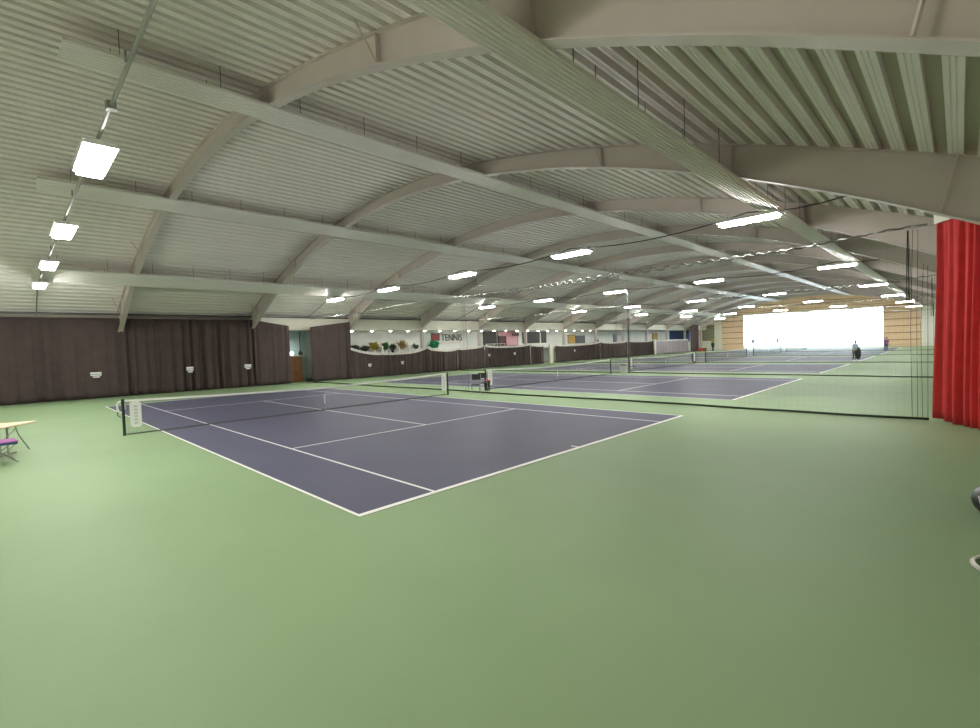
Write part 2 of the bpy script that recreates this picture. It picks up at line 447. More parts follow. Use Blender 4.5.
def curtain(name, label, P, top, amp, wave, seed, m='curtain', marks=(), flat=None, group=None, zb=.02, step=.05, hem=0):
    b, cols = cloth(P, top, zb, amp, wave, seed, step, flat=flat)
    o = b.build(name, M[m], smooth=True); tag(o, label, 'curtain', group)
    for (x, y, z, w, h) in marks: patch(o, x, y, z, w, h)
    if hem:
        hb = MB(); pts = []
        for s, px, py, nx, ny, q, f in cols[::3]: pts.append((px + nx * amp * q * .45, py + ny * amp * q * .45, top(f)))
        vs = []; k = len(pts)
        for (x, y, z) in pts: vs += [(x, y - .03, z - .03), (x, y + .05, z - .03), (x, y + .05, z + hem), (x, y - .03, z + hem)]
        fs = []
        for i in range(k - 1):
            for j in range(4): a = i * 4 + j; c = i * 4 + (j + 1) % 4; fs.append((a, c, c + 4, a + 4))
        fs += [(0, 1, 2, 3), tuple((k - 1) * 4 + j for j in (3, 2, 1, 0))]
        hb.add(vs, fs).build('hem', M['hem'], o)
    return o
GT = 'tall brown curtains'
curtain('curtain', 'tall brown curtain hanging flat, behind the wooden table', [(-6.4, 30.72), (-1.0, 30.68)], lambda f: 4.8, .16, 1.2, 3, flat=lambda f: .3 if f < .75 else 1, group=GT)
curtain('curtain', 'tall brown curtain with a printed mark, ending at the first arch foot', [(-1.1, 30.62), (1.8, 30.55)], lambda f: 4.8, .17, .8, 9, marks=[(.42, 30.36, 1.42, .52, .32)], flat=lambda f: .3 if .35 < f < .85 else 1, group=GT)
curtain('curtain', 'tall brown pleated curtain on the table side between the two arch feet', [(1.7, 30.6), (5.85, 30.4)], lambda f: 4.8, .24, .6, 5, marks=[(5.25, 30.1, 1.45, .42, .36)], group=GT)
curtain('curtain', 'tall brown pleated curtain on the cabinet side between the two arch feet', [(5.75, 30.47), (9.5, 30.2)], lambda f: 4.8, .24, .55, 12, marks=[(8.78, 29.85, 1.45, .45, .34)], group=GT)
curtain('curtain', 'brown curtain with sloping top on the table side of the cabinet', [(9.38, 30.1), (11.9, 29.95)], lambda f: 4.78 - .42 * f, .2, .6, 21, group=GT, flat=lambda f: 1 if f < .25 else .3)
curtain('curtain', 'brown curtain with rising top between the cabinet and the low curtains', [(13.55, 30.0), (15.2, 29.85), (16.9, 29.85)], lambda f: 4.28 + .44 * f, .19, .7, 23, group=GT, flat=lambda f: 1 if f < .15 or f > .8 else .35)
GL = 'low brown curtains'
lows = [(16.8, 24.75, 1.88, 2.42, 2.32, 'first low brown curtain after the tall ones, below the yellow plants', [(18.4, 1.05), (21.75, 1.1)]),
        (24.75, 28.5, 1.98, 2.3, 2.08, 'low brown curtain below the TENNIS sign, side with the green plant', []),
        (28.6, 32.35, 2.1, 2.1, 2.32, 'low brown curtain below the TENNIS sign, far half', []),
        (32.45, 39.9, 2.1, 2.3, 2.3, 'low brown curtain in front of the pink bar opening', [(32.9, 1.35), (37.0, 1.38)]),
        (40.0, 42.5, 2.08, 2.25, 2.12, 'short low brown curtain ending at the cream doorway post', []),
        (44.85, 55.25, 2.0, 2.1, 2.3, 'low brown curtain just beyond the cream doorway post', [(48.8, 1.35)]),
        (55.35, 62.9, 2.12, 2.32, 2.3, 'low brown curtain after the ochre board', []),
        (63.0, 71.6, 2.15, 2.3, 2.25, 'last dark low curtain before the pale one', [])]
for k, (x0, x1, mid, a, c, lab, mk) in enumerate(lows):
    def top(f, a=a, c=c, mid=mid): 
        return (a * (1 - f) + c * f) + (mid - (a + c) / 2) * (1 - abs(2 * f - 1) ** 3)
    curtain('low_curtain', lab, [(x0, 29.6), (x1, 29.6)], top, .2, .5, 40 + k, marks=[(x, 29.44, z, .32, .26) for x, z in mk], group=GL, hem=.17, step=.06)
curtain('low_curtain', 'pale lilac-grey low curtain far down the hall', [(72.6, 29.6), (85.8, 29.6)], lambda f: 2.2, .14, .8, 71, m='curtain_pale', hem=.17, step=.1)
curtain('curtain', 'narrow tall brown curtain far down the hall beside the blue board', [(87.0, 29.7), (91.2, 29.7)], lambda f: 5.0, .15, .8, 72, step=.1)
for x, h, nm, lab, w in ((43.95, 2.25, 'doorway_post', 'cream post at the doorway between two low brown curtains', .32), (72.1, 2.5, 'doorway_post', 'cream post before the pale lilac-grey low curtain', .22)):
    o = MB().box(x - w, 29.5, 0, x + w, 29.7, h).box(x - w - .04, 29.46, h, x + w + .04, 29.74, h + .05).build(nm, M['cream'], bevel=.01); tag(o, lab, 'post')

# red curtain and its rail
RP = [(13.45, -5.44), (13.12, -5.6), (12.75, -5.85), (12.3, -6.15), (11.8, -6.4), (11.0, -6.5), (9.9, -6.52)]
rc, cols = cloth(RP, lambda f: 4.97, .02, .22, .30, 90, .015, rows=20, lift=.06)
ro = rc.build('red_curtain', M['red'], smooth=True); tag(ro, 'tall red curtain hanging at the end of the first divider net', 'curtain')
rl = MB(); rl.tube([(x, y, 5.08) for x, y in RP], .05, 8)
vs = []
for x, y in RP: vs += [(x, y - .05, 4.98), (x, y + .05, 4.98), (x, y + .05, 5.2), (x, y - .05, 5.2)]
k = len(RP); fs = [(i * 4 + j, i * 4 + (j + 1) % 4, i * 4 + 4 + (j + 1) % 4, i * 4 + 4 + j) for i in range(k - 1) for j in range(4)] + [(0, 1, 2, 3), tuple((k - 1) * 4 + j for j in (3, 2, 1, 0))]
rl = MB().add(vs, fs)
tag(rl.build('curtain_rail', M['white']), 'curved white rail along the top of the red curtain', 'curtain rail')

# ------------------------------------------------------------------ divider nets
def divider(i, X):
    lab = ['first divider net, hung between the near court and the second', 'second divider net, behind the second court', 'third divider net, behind the third court', 'fourth divider net, behind the fourth court', 'fifth divider net, before the last court'][i]
    rnd = random.Random(200 + i)
    y0, y1 = -5.3, 29.2
    t = thing('divider_net', lab, 'divider net', (X, 0, 0), 0, 'court divider nets')
    # mesh
    b = MB(); r = .0004 if i < 2 else .0007; st = .16 if i < 2 else .3
    yy = y0
    while yy < y1:
        b.box(-r, yy - r, .04, r, yy + r, 4.85); yy += st
    z = .2
    while z < 4.85: b.box(-r, y0, z - r, r, y1, z + r); z += st
    b.build('mesh', M['divcord'], t)
    # carrying wire with bunched loops of net
    w = MB(); w.tube([(0, y0 - .1, 4.95), (0, YC, 4.9), (0, y1 + .4, 4.92)], .005, 4)
    w.build('wire', M['rod'], t)
    l = MB(); pts = []; q = 0
    n = int((y1 - y0) / .06)
    for k in range(n):
        f = k / n; yy = y0 + (y1 - y0) * f
        per_ = .42 + .1 * math.sin(yy * .4)
        a = .1 * (.55 + .45 * math.sin(yy * .31 + i))
        pts.append((.03 * math.sin(yy * 9), yy + .05 * math.sin(yy / per_ * 4 * PI), 4.9 + .03 * math.sin(yy * .5) + .12 * max(0, min(1, (-2.5 - yy) / 2)) - a * abs(math.sin(yy / per_ * PI)) * 1.6))
    l.tube(pts, .026, 5); l.build('loops', M['loop'], t, smooth=True)
    # weighted lower rope
    pts = [(.1 * math.sin(yy * .55 + i) + .03 * math.sin(yy * 2.1), yy, .035) for yy in [y0 + (y1 - y0) * k / 160 for k in range(161)]]
    MB().tube(pts, .033, 6).build('lower_rope', M['rope'], t, smooth=True)
    # gathered net in the middle and pull cords at the end
    g = MB()
    for k in range(7):
        a = rnd.uniform(-.12, .12); c = rnd.uniform(-.28, .28)
        g.tube([(a * .2, YC + .1 + c * .3, 5.0), (a, YC + .1 + c, 2.4), (a * .5, YC + .1 + c * .9, .06)], .003, 4)
    g.build('gathered_net', M['divcord'], t)
    p = MB()
    for dy, zt, tilt in ((.02, 3.95, .0), (.1, 4.0, .1), (.2, 4.9, .06), (.3, 4.9, .1)):
        p.tube([(0, y0 + dy, zt), (.02, y0 + dy + tilt * .5, 2.4), (0, y0 + dy + tilt * .2, .06)], .005, 5)
    for k in range(8):
        a = rnd.uniform(-.07, .07); p.tube([(a * .3, y0 + .40 + a * .3, 4.9), (a, y0 + .40 + a, 3.9), (a * 1.5, y0 + .40 + a * 1.4, 3.0)], .006, 4)
    p.build('pull_cords', M['netcord'], t)
    return t
for i, X in enumerate(DX): divider(i, X)
# tied-up dark bundle hanging on the second divider
b = MB(); rnd = random.Random(5); PY = 11.3
for k in range(9):
    a = rnd.uniform(-.1, .1); c = rnd.uniform(-.1, .1)
    b.tube([(DX[1] + .3 + a * .5, PY + c * .5, 5.9), (DX[1] + .3 + a, PY + c, 3), (DX[1] + .3 + a * .7, PY + c * .8, .02)], .011, 5)
tag(b.build('net_bundle', M['divcord']), 'dark bundle of gathered net hanging to the floor behind the second court', 'net bundle')

# ------------------------------------------------------------------ tennis nets
netdesc = ['on the near court', 'on the second court', 'on the third court', 'on the fourth court', 'on the fifth court', 'on the last court before the window']
def tennis_net(i, x):
    t = thing('tennis_net', 'tennis net with white top band and dark posts, ' + netdesc[i], 'tennis net', (x, 11.885, 0), 0, 'tennis nets')
    xa, xb = -.914, 11.884
    for xx in (xa, xb):
        p = MB().lathe([(.05, 0), (.05, .02), (.04, .025), (.04, 1.05), (.045, 1.055), (.045, 1.09), (.03, 1.1)], (xx, 0, 0), 12).build('post', M['dgreen'], t, smooth=False)
    def top(u): return .914 + .156 * abs((u - 5.485) / 6.4) ** 1.3
    n = 60; us = [xa + .04 + (xb - xa - .08) * k / n for k in range(n + 1)]
    vs = []
    for u in us: z = top(u); vs += [(u, -.012, z - .06), (u, .012, z - .06), (u, .012, z), (u, -.012, z)]
    fs = [(a * 4 + j, a * 4 + (j + 1) % 4, a * 4 + 4 + (j + 1) % 4, a * 4 + 4 + j) for a in range(n) for j in range(4)] + [(0, 1, 2, 3), tuple(n * 4 + j for j in (3, 2, 1, 0))]
    MB().add(vs, fs).build('top_band', M['tape'], t)
    m = MB(); u = xa + .1; r = .0011
    while u < xb - .05:
        m.box(u - r, -r, .03, u + r, r, top(u) - .05); u += .05
    z = .03
    while z < .9:
        m.box(xa + .06, -r, z - r, xb - .06, r, z + r); z += .05
    m.build('mesh', M['netcord'], t)
    MB().box(xa + .06, -.012, .012, xb - .06, .012, .045).build('shadow_strip', M['divcord'], t)  # dark strip standing in for the net's shadow line on the court
    MB().box(5.46, -.006, .26, 5.51, .006, .64).build('centre_strap', M['tape'], t)
    MB().box(5.475, -.004, .0, 5.495, .004, .26).box(5.475, -.004, .64, 5.495, .004, .9).build('strap_anchor', M['steel'], t)
    MB().tube([(xa - .07, -.01, .55), (xa - .14, -.01, .62), (xa - .14, -.01, .72)], .012, 6).build('winder', M['black'], t)
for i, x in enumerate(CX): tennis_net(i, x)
# white rolled end panels beside the posts
def end_panel(i, side, label):
    xx = CX[i] + (-.62 if side < 0 else 11.62)
    t = thing('net_end_panel', label, 'net panel', (xx, 11.84, 0), 0, 'white net end panels')
    w, z0, z1 = .145, .22, 1.0
    poly = []
    for k in range(24):
        a = 2 * PI * k / 24; cx, cz = math.cos(a), math.sin(a); r = .09
        poly.append((math.copysign(w - r, cx) + r * cx, (z0 + r if cz < 0 else z1 - r) + r * cz))
    MB().prism(poly, 1, -.015, .015).build('board', M['tape'], t)
    b = MB()
    for k in range(6): b.box(-.045, -.021, z0 + .1 + k * .1, .05, -.015, z0 + .165 + k * .1)
    b.build('print_rows', M['greyprint'], t)
    return t
end_panel(0, -1, 'white rounded panel by the net post on the table side of the near court')
end_panel(0, 1, 'white rounded panel by the far net post of the near court')
end_panel(1, -1, 'white rounded panel by the first net post of the second court')
end_panel(2, -1, 'white rounded panel by the first net post of the third court')
end_panel(2, 1, 'white rounded panel by the second net post of the third court')
lp = MB(); pts = [(-.96 + .085 * math.cos(2 * PI * k / 20), 11.94, .86 + .16 * math.sin(2 * PI * k / 20)) for k in range(20)]
lp.tube(pts, .03, 6, closed=True)
tag(lp.build('net_strap', M['tape'], smooth=True), 'white loop of strap hung behind the net post near the table', 'strap')

# ------------------------------------------------------------------ chairs, bins and bags around the nets
def chair(label, loc, rz, seatm='black', first=[None]):
    t = thing('court_chair', label, 'chair', loc, rz, 'court chairs')
    MB().box(-.21, -.2, .44, .21, .2, .475).build('seat', M[seatm], t, bevel=.012)
    MB().box(-.21, .2, .68, .21, .225, .95, Matrix.Rotation(-.12, 3, 'X')).build('backrest', M[seatm], t, bevel=.01)
    for sx in (-1, 1):
        MB().tube([(sx * .22, -.2, .0), (sx * .22, .18, .5), (sx * .22, .23, .95)], .011, 6).build('leg', M['steel'], t)
        MB().tube([(sx * .2, .24, .0), (sx * .2, -.16, .46)], .011, 6).build('leg', M['steel'], t)
    return t
chair('black folding chair in the gap before the second court net', (12.74, 10.78, 0), -.9)
chair('black folding chair close against the second court net post', (13.78, 11.3, 0), -.6)
chair('black folding chair by the first post of the third court net', (29.4, 11.3, 0), .5)
chair('dark folding chair beyond the second post of the third court net', (43.4, 12.3, 0), .3)
chair('light blue chair between the fourth and fifth court nets', (61.2, 12.6, 0), .4, 'lblue')
chair('light blue chair before the bright window, by the fifth court net', (77.0, 13.6, 0), .2, 'lblue')
def bin_(name, label, loc, r, h, body, rim):
    t = thing(name, label, 'bin', loc, 0)
    MB().lathe([(r * .8, 0), (r, h - .03), (r * .94, h - .03), (r * .76, .03)], (0, 0, 0), 16).build('body', M[body], t)
    pts = [(r * 1.0 * math.cos(2 * PI * k / 18), r * 1.0 * math.sin(2 * PI * k / 18), h) for k in range(18)]
    MB().tube(pts, .022, 6, closed=True).build('rim', M[rim], t)
bin_('litter_bin', 'dark bin with red rim by the second court net post', (14.3, 11.55, 0), .17, .52, 'black', 'redplastic')
bin_('ball_bin', 'grey bin standing beside the third court net post', (27.9, 11.2, 0), .28, .62, 'greyprint', 'black')
# umpire stand shapes far away
def umpire(label, loc, m):
    t = thing('umpire_chair', label, 'umpire chair', loc, -.3)
    MB().box(-.3, -.25, 1.35, .3, .25, 1.42).build('seat', M[m], t, bevel=.01)
    MB().box(-.3, .23, 1.42, .3, .28, 2.0).build('backrest', M[m], t, bevel=.01)
    for sx in (-1, 1):
        for sy in (-1, 1): MB().tube([(sx * .42, sy * .5, 0), (sx * .28, sy * .22, 1.36)], .028, 6).build('leg', M[m], t)
    f = MB()
    for z in (.35, .7, 1.05): f.box(-.36, -.45 + z * .2, z - .02, .36, -.38 + z * .2, z + .02)
    f.build('steps', M[m], t)
umpire('tall blue-grey umpire chair by the fifth court net, against the window', (75.9, 12.6, 0), 'lblue')
umpire('tall blue-grey umpire chair beside the fourth court net end', (72.5, 14.9, 0), 'lblue')
# dark bag slung on the third court post
b = MB(); b.ball((45.2, 13.0, .45), .3, .6, .5, 1.5, 12, 8); b.tube([(45.2, 13.0, .95), (45.2, 12.9, 1.15), (45.25, 12.8, .9)], .025, 6)
tag(b.build('sports_bag', M['dgreen'], smooth=True), 'dark green bag standing beyond the third court net', 'bag')

# ------------------------------------------------------------------ gallery behind the low curtains
def foliage(b, c, r, h, n, seed, up=.6, lw=.08, ll=.5):
    rnd = random.Random(seed)
    for k in range(n):
        a = rnd.uniform(0, 2 * PI); e = rnd.uniform(up, 1.45); L = rnd.uniform(.6, 1) * ll
        d = Vector((math.cos(a) * math.cos(e), math.sin(a) * math.cos(e), math.sin(e)))
        base = Vector(c) + Vector((rnd.uniform(-r, r) * .5, rnd.uniform(-.1, .1), rnd.uniform(0, h)))
        side = d.cross(Vector((0, 0, 1))).normalized() * lw * rnd.uniform(.6, 1.1)
        nrm = side.cross(d).normalized() * lw * .25
        m1 = base + d * L * .5 + nrm; tip = base + d * L + Vector((0, 0, -.08 * L)) + Vector((d.x, d.y, 0)) * .1
        b.add([base, m1 - side, tip, m1 + side, base + nrm * 1.5, m1 + nrm * 1.2], [(0, 1, 5), (1, 2, 5), (2, 3, 5), (3, 0, 5), (0, 3, 4), (0, 4, 1)])
struct(MB().box(16.9, 31.3, 1.9, 34.2, 32.3, 2.0).build('wall_left_ledge', M['white']))
def plant(name, label, x, w, z1, leafm, seed, n, ll, lw, up, potm='pot'):
    y = 31.7; z0 = 2.0
    t = thing(name, label, 'plant', (x, y, z0), 0, 'plants on the gallery ledge')
    MB().lathe([(.10, 0), (.15, .26), (.17, .26), (.17, .3), (.13, .3), (.13, .24)], (0, 0, 0), 14).build('pot', M[potm], t)
    b = MB(); foliage(b, (0, 0, .28), w, max(.05, z1 - z0 - .3 - ll * .8), n, seed, up, lw, ll)
    b.v = [(p_[0], max(-.33, min(.52, p_[1])), max(.04, p_[2])) for p_ in b.v]
    for q in (-.03, .04): b.tube([(q, 0, .2), (q * 3, 0, z1 - z0 - .2)], .015, 5)
    b.build('leaves', M[leafm], t)
plant('potted_plant', 'wide dark grey-green plant, first on the ledge by the tall curtain', 18.3, .7, 2.9, 'leafdark', 1, 130, .5, .14, .1, 'black')
plant('potted_plant', 'dark grey-green plant between the first plant and the yellow one', 19.35, .5, 2.85, 'leafdark', 2, 110, .45, .14, .1, 'black')
plant('potted_plant', 'yellow bushy potted plant on the gallery ledge', 20.3, .6, 3.2, 'leafyellow', 3, 150, .6, .14, .3)
plant('potted_plant', 'small bright green plant beside the yellow bushy one', 21.5, .4, 3.1, 'leaf', 4, 80, .5, .11, .5)
plant('potted_plant', 'low grey-green plant between the green and the spiky straw plants', 22.3, .4, 2.95, 'leafdark', 5, 80, .45, .11, .2, 'black')
plant('spiky_plant', 'spiky straw-coloured plant fanning upwards on the gallery ledge', 23.4, .5, 3.35, 'leafstraw', 6, 70, 1.0, .09, .45)
plant('potted_plant', 'small grey-green plant by the column next to the straw plant', 25.0, .35, 2.9, 'leafdark', 7, 60, .45, .11, .3)
plant('potted_plant', 'bright mint-green plant below the red square sign', 27.3, .9, 3.2, 'leafmint', 8, 170, .6, .16, .2)
for x, h, lab in ((21.05, .62, 'white vase between the yellow and the bright green plants'), (24.15, .7, 'white stacked urn beside the spiky straw plant'), (22.85, .5, 'white cup vase at the foot of the spiky straw plant')):
    o = MB().lathe([(.09, 0), (.13, h * .3), (.06, h * .65), (.1, h), (.08, h), (.05, h * .7)], (x, 31.5, 2.0), 14).build('vase', M['pot'], smooth=True); tag(o, lab, 'vase')
# TENNIS sign
sg = thing('wall_sign', 'wall sign with dark red square and TENNIS lettering on the pale wall', 'sign', (27.4, 32.28, 3.0))
MB().box(0, -.05, .05, 1.12, 0, .82).build('logo_board', M['darkgrey'], sg, bevel=.01)
MB().box(.12, -.065, .12, 1.0, -.05, .7).build('logo_red', M['darkred'], sg, bevel=.02)
def lettering(txt, size, loc, m, parent, depth=.02, name='lettering'):
    cu = bpy.data.curves.new(name, 'FONT'); cu.body = txt; cu.size = size; cu.extrude = depth; cu.align_x = 'LEFT'
    ob = bpy.data.objects.new('tmp', cu); C.objects.link(ob)
    dg = bpy.context.evaluated_depsgraph_get(); me = bpy.data.meshes.new_from_object(ob.evaluated_get(dg)); bpy.data.objects.remove(ob)
    me.materials.clear(); me.materials.append(m)
    o = bpy.data.objects.new(name, me); C.objects.link(o); o.parent = parent; o.location = loc; o.rotation_euler = (PI / 2, 0, 0)
    return o
lettering('TENNIS', 1.02, (1.32, -.03, .02), M['darkgrey'], sg).scale = (.86, 1, 1)
MB().box(1.2, -.03, -.22, 4.0, 0, -.16).build('underline', M['pink'], sg)
# spot lights in the soffit
sp0 = None
for k in range(20):
    x = 17.6 + 1.95 * k; lab = 'small round spotlight in the gallery soffit, %s' % (['by the tall curtain', 'over the first dark plant', 'over the yellow plant', 'over the spiky straw plant', 'by the arch column after the plants', 'over the mint-green plant', 'over the TENNIS lettering', 'at the end of the TENNIS lettering', 'before the dark opening', 'over the dark opening', 'over the pink opening', 'over the maroon board', 'by the twin dark panes', 'over the twin dark panes', 'over the doorway post', 'after the doorway post', 'before the ochre board', 'over the ochre board', 'over the dark board', 'after the dark board'][k])
    if sp0 is None:
        sp0 = thing('spotlight', lab, 'spotlight', (x, 30.75, 4.06), 0, 'gallery spotlights')
        MB().lathe([(.12, 0), (.12, -.05), (.10, -.055), (.10, 0)], (0, 0, 0), 16).build('ring', M['lampbody'], sp0)
        MB().lathe([(.10, -.02), (.10, -.07), (.07, -.11), (.0, -.12)], (0, 0, 0), 16).build('lens', M['spot'], sp0)
    else: dup(sp0, (x, 30.75, 4.06), 0, lab)
# openings, boards and bar fittings on the gallery wall
def board(name, label, cat, x0, x1, z0, z1, m, frame=None, y=32.3, d=.06):
    t = thing(name, label, cat, ((x0 + x1) / 2, y, z0)); w = (x1 - x0) / 2; h = z1 - z0
    MB().box(-w + .04, -d, .04, w - .04, -.002, h - .04).build('panel', M[m], t)
    f = MB(); e = .05
    f.box(-w, -d - .02, 0, w, -.002, e).box(-w, -d - .02, h - e, w, -.002, h).box(-w, -d - .02, e, -w + e, -.002, h - e).box(w - e, -d - .02, e, w, -.002, h - e)
    f.build('frame', M[frame or m], t)
    return t
board('dark_window', 'large black window with white rail, first opening after the TENNIS sign', 'window', 34.9, 37.1, 2.3, 4.0, 'dark', 'dark')
board('pink_panel', 'bright pink lit panel above the bar between dark boards', 'panel', 37.3, 40.9, 2.3, 4.0, 'pink', 'maroon')
board('bar_screen', 'dark screen at the bar in front of the pink panel', 'screen', 37.3, 38.6, 2.35, 3.45, 'maroon', 'dark', 32.15)
board('menu_board', 'small maroon board high on the pink panel', 'board', 39.7, 40.9, 3.45, 3.8, 'maroon', 'maroon', 32.15)
w2 = board('dark_window', 'pair of black windows with a white mullion near the doorway post', 'window', 41.6, 46.6, 2.45, 4.0, 'dark', 'white')
MB().box(1.05, -.1, .05, 1.25, -.05, 1.5).build('mullion', M['white'], w2)
board('notice_board', 'ochre notice board beyond the doorway post', 'board', 51.4, 53.2, 2.3, 3.5, 'ochre', 'cab')
board('notice_board', 'dark board next to the ochre notice board', 'board', 53.3, 55.6, 2.3, 3.4, 'dark', 'darkgrey')
board('dark_door', 'narrow dark door far along the pale gallery wall', 'door', 63.6, 64.5, 1.6, 3.5, 'dark', 'darkgrey')
board('picture', 'small brown framed picture far along the gallery wall', 'picture', 76.9, 78.9, 2.3, 3.6, 'ochre', 'cab')
bb = board('blue_board', 'large blue board over the pale lilac-grey low curtain', 'board', 84.0, 93.2, 1.9, 4.0, 'blueboard', 'blueboard')
t = thing('coffee_machine', 'dark coffee machine on the bar against the pale wall', 'coffee machine', (57.6, 31.6, 2.0))
MB().box(-.55, -.25, 0, .55, .25, .35).build('body', M['black'], t, bevel=.02); MB().box(-.2, -.2, .35, .35, .2, .75).build('hopper', M['darkgrey'], t, bevel=.02)
MB().box(-.5, -.35, .1, .5, -.25, .16).build('tray', M['steel'], t)
struct(MB().box(34.4, 31.3, 1.85, 62.5, 32.3, 2.0).build('wall_left_counter', M['white']))
rt = thing('white_rail', 'white handrail in front of the black window', 'handrail', (36.0, 31.5, 2.0))
MB().tube([(-1.5, 0, .55), (1.8, 0, .55)], .03, 6).build('bar', M['white'], rt)
for q in (-1.3, -.1, .9, 1.6): MB().tube([(q, 0, 0), (q, 0, .55)], .025, 6).build('upright', M['white'], rt)

# cabinet niche
t = thing('cabinet', 'tall brown wooden cabinet in the gap between the dark curtains', 'cabinet', (12.85, 31.75, 0))
MB().box(-.62, -.3, .06, .62, .3, 2.05).box(-.58, -.26, 0, .58, .3, .06).build('body', M['cab'], t, bevel=.01)
for q, w in ((-.31, .29), (.31, .29)):
    d = MB().box(q - w, -.335, .12, q + w, -.302, 1.98).box(q - w + .08, -.345, .25, q + w - .08, -.335, 1.0).box(q - w + .08, -.345, 1.12, q + w - .08, -.335, 1.86).build('door', M['cab'], t)
    MB().lathe([(.02, 0), (.03, .02), (.0, .035)], (0, 0, 0), 10).build('knob', M['steel'], d).location = (q - math.copysign(w - .06, q), -.35, 1.05)
t = thing('globe_lamp', 'small glowing white globe lamp standing on the brown cabinet', 'lamp', (12.75, 31.7, 2.05))
MB().lathe([(.09, 0), (.09, .03), (.03, .05), (.03, .09)], (0, 0, 0), 12).build('base', M['steel'], t)
MB().ball((0, 0, .22), .14, n=14, m=10).build('globe', M['glow'], t, smooth=True)
t = thing('pull_weight', 'dark teal weight hanging on a rope above the cabinet', 'weight', (13.3, 31.35, 2.1))
MB().tube([(0, 0, .28), (0, 0, 1.97)], .035, 6).build('rope', M['dgreen'], t)
MB().lathe([(.05, 0), (.15, .05), (.17, .17), (.12, .28), (.04, .34)], (0, 0, 0), 12).build('block', M['dgreen'], t, smooth=True)
b = MB(); b.ball((13.55, 30.6, .22), .24, 1.2, .9, .9, 12, 8); b.ball((13.85, 30.65, .14), .15, 1.2, 1, .9, 10, 6); b.tube([(13.4, 30.6, .4), (13.55, 30.6, .55), (13.7, 30.6, .4)], .02, 6)
tag(b.build('kit_bag', M['dgreen'], smooth=True), 'dark kit bag on the floor beside the brown cabinet', 'bag')

# far end: picture, vase with flowers, boxes
t = thing('picture', 'tall olive picture on the cream end wall beside the wood cladding', 'picture', (XF - .05, 30.0, 1.9))
MB().box(-.05, -1.05, .1, -.01, 1.05, 3.0).build('canvas', M['picture'], t)
f = MB().box(-.08, -1.15, 0, 0, 1.15, .1).box(-.08, -1.15, 3.0, 0, 1.15, 3.1).box(-.08, -1.15, .1, 0, -1.05, 3.0).box(-.08, 1.05, .1, 0, 1.15, 3.0); f.build('frame', M['cab'], t)
t = thing('flower_vase', 'dark tall vase with pale flowers before the cream end wall', 'vase', (90.5, 26.9, 0))
MB().lathe([(.2, 0), (.16, .1), (.14, .5), (.28, 1.0), (.32, 1.3), (.22, 1.5), (.26, 1.55), (.2, 1.55), (.18, 1.4)], (0, 0, 0), 16).build('vase', M['dgreen'], t, smooth=True)
b = MB(); foliage(b, (0, 0, 1.5), .3, .3, 50, 77, .3, .1, .9); b.build('flowers', M['leafyellow'], t)
for k, (x, yy, h, m, lab) in enumerate(((88.0, 28.3, .55, 'redplastic', 'red box on the floor by the narrow tall curtain'), (89.6, 28.1, .5, 'cab', 'brown box on the floor next to the red one'))):
    t = thing('storage_box', lab, 'box', (x, yy, 0), .2)
    MB().box(-.4, -.35, 0, .4, .35, h).build('body', M[m], t, bevel=.02); MB().box(-.43, -.38, h, .43, .38, h + .06).build('lid', M[m], t, bevel=.02)

# ------------------------------------------------------------------ table corner, stool and chair at the picture edge
t = thing('table', 'wooden-topped table with grey folding legs at the end of the near court', 'table', (-3.75, 11.0, 0), 0)
poly = [(-.85, -.55), (.28, -.62), (.92, .36), (.86, .44), (-.3, .75), (-.85, .6)]
MB().prism(poly, 2, .72, .755).build('tabletop', M['wood'], t, bevel=.006)
for q in ((.22, -.30), (.36, .02)): MB().tube([(q[0], q[1], .72), (q[0], q[1], .03)], .024, 8).build('leg', M['steel'], t)
MB().tube([(.5, .2, .72), (.56, .25, .45), (.75, .42, .02)], .014, 6).build('leg', M['steel'], t)
MB().tube([(-.5, -.3, .72), (-.5, -.3, .02)], .024, 8).build('leg', M['steel'], t)
MB().tube([(.1, -.5, .03), (.5, .2, .03)], .016, 6).tube([(.5, .2, .6), (.22, -.3, .35)], .012, 6).build('stretcher', M['steel'], t)
t = thing('folding_stool', 'folding stool with purple and blue seat in front of the wooden table', 'stool', (-3.5, 9.75, 0), .1)
MB().box(-.26, -.3, .475, .26, .3, .51).build('seat', M['purple'], t, bevel=.015)
MB().box(-.25, -.29, .43, .25, .29, .475).build('seat_underside', M['bluec'], t, bevel=.01)
for sy in (-.24, .24):
    MB().tube([(-.22, sy, .43), (.24, sy, .012)], .013, 6).build('leg', M['steel'], t)
    MB().tube([(.22, sy, .43), (-.24, sy, .012)], .013, 6).build('leg', M['steel'], t)
for sx in (-.24, .24): MB().tube([(sx, -.26, .012), (sx, .26, .012)], .012, 6).build('foot_bar', M['steel'], t)
t = thing('camping_chair', 'dark blue cloth chair behind the wooden table', 'chair', (-3.9, 12.6, 0), PI)
MB().box(-.27, -.25, .40, .27, .25, .44).build('seat', M['bluec'], t, bevel=.01)
MB().box(-.27, -.29, .5, .27, -.25, .93, Matrix.Rotation(.15, 3, 'X')).build('backrest', M['bluec'], t, bevel=.02)
for sx in (-.25, .25):
    for sy in (-.25, .22): MB().tube([(sx, sy, 0), (sx, sy, .9 if sy < 0 else .42)], .013, 6).build('leg', M['steel'], t)

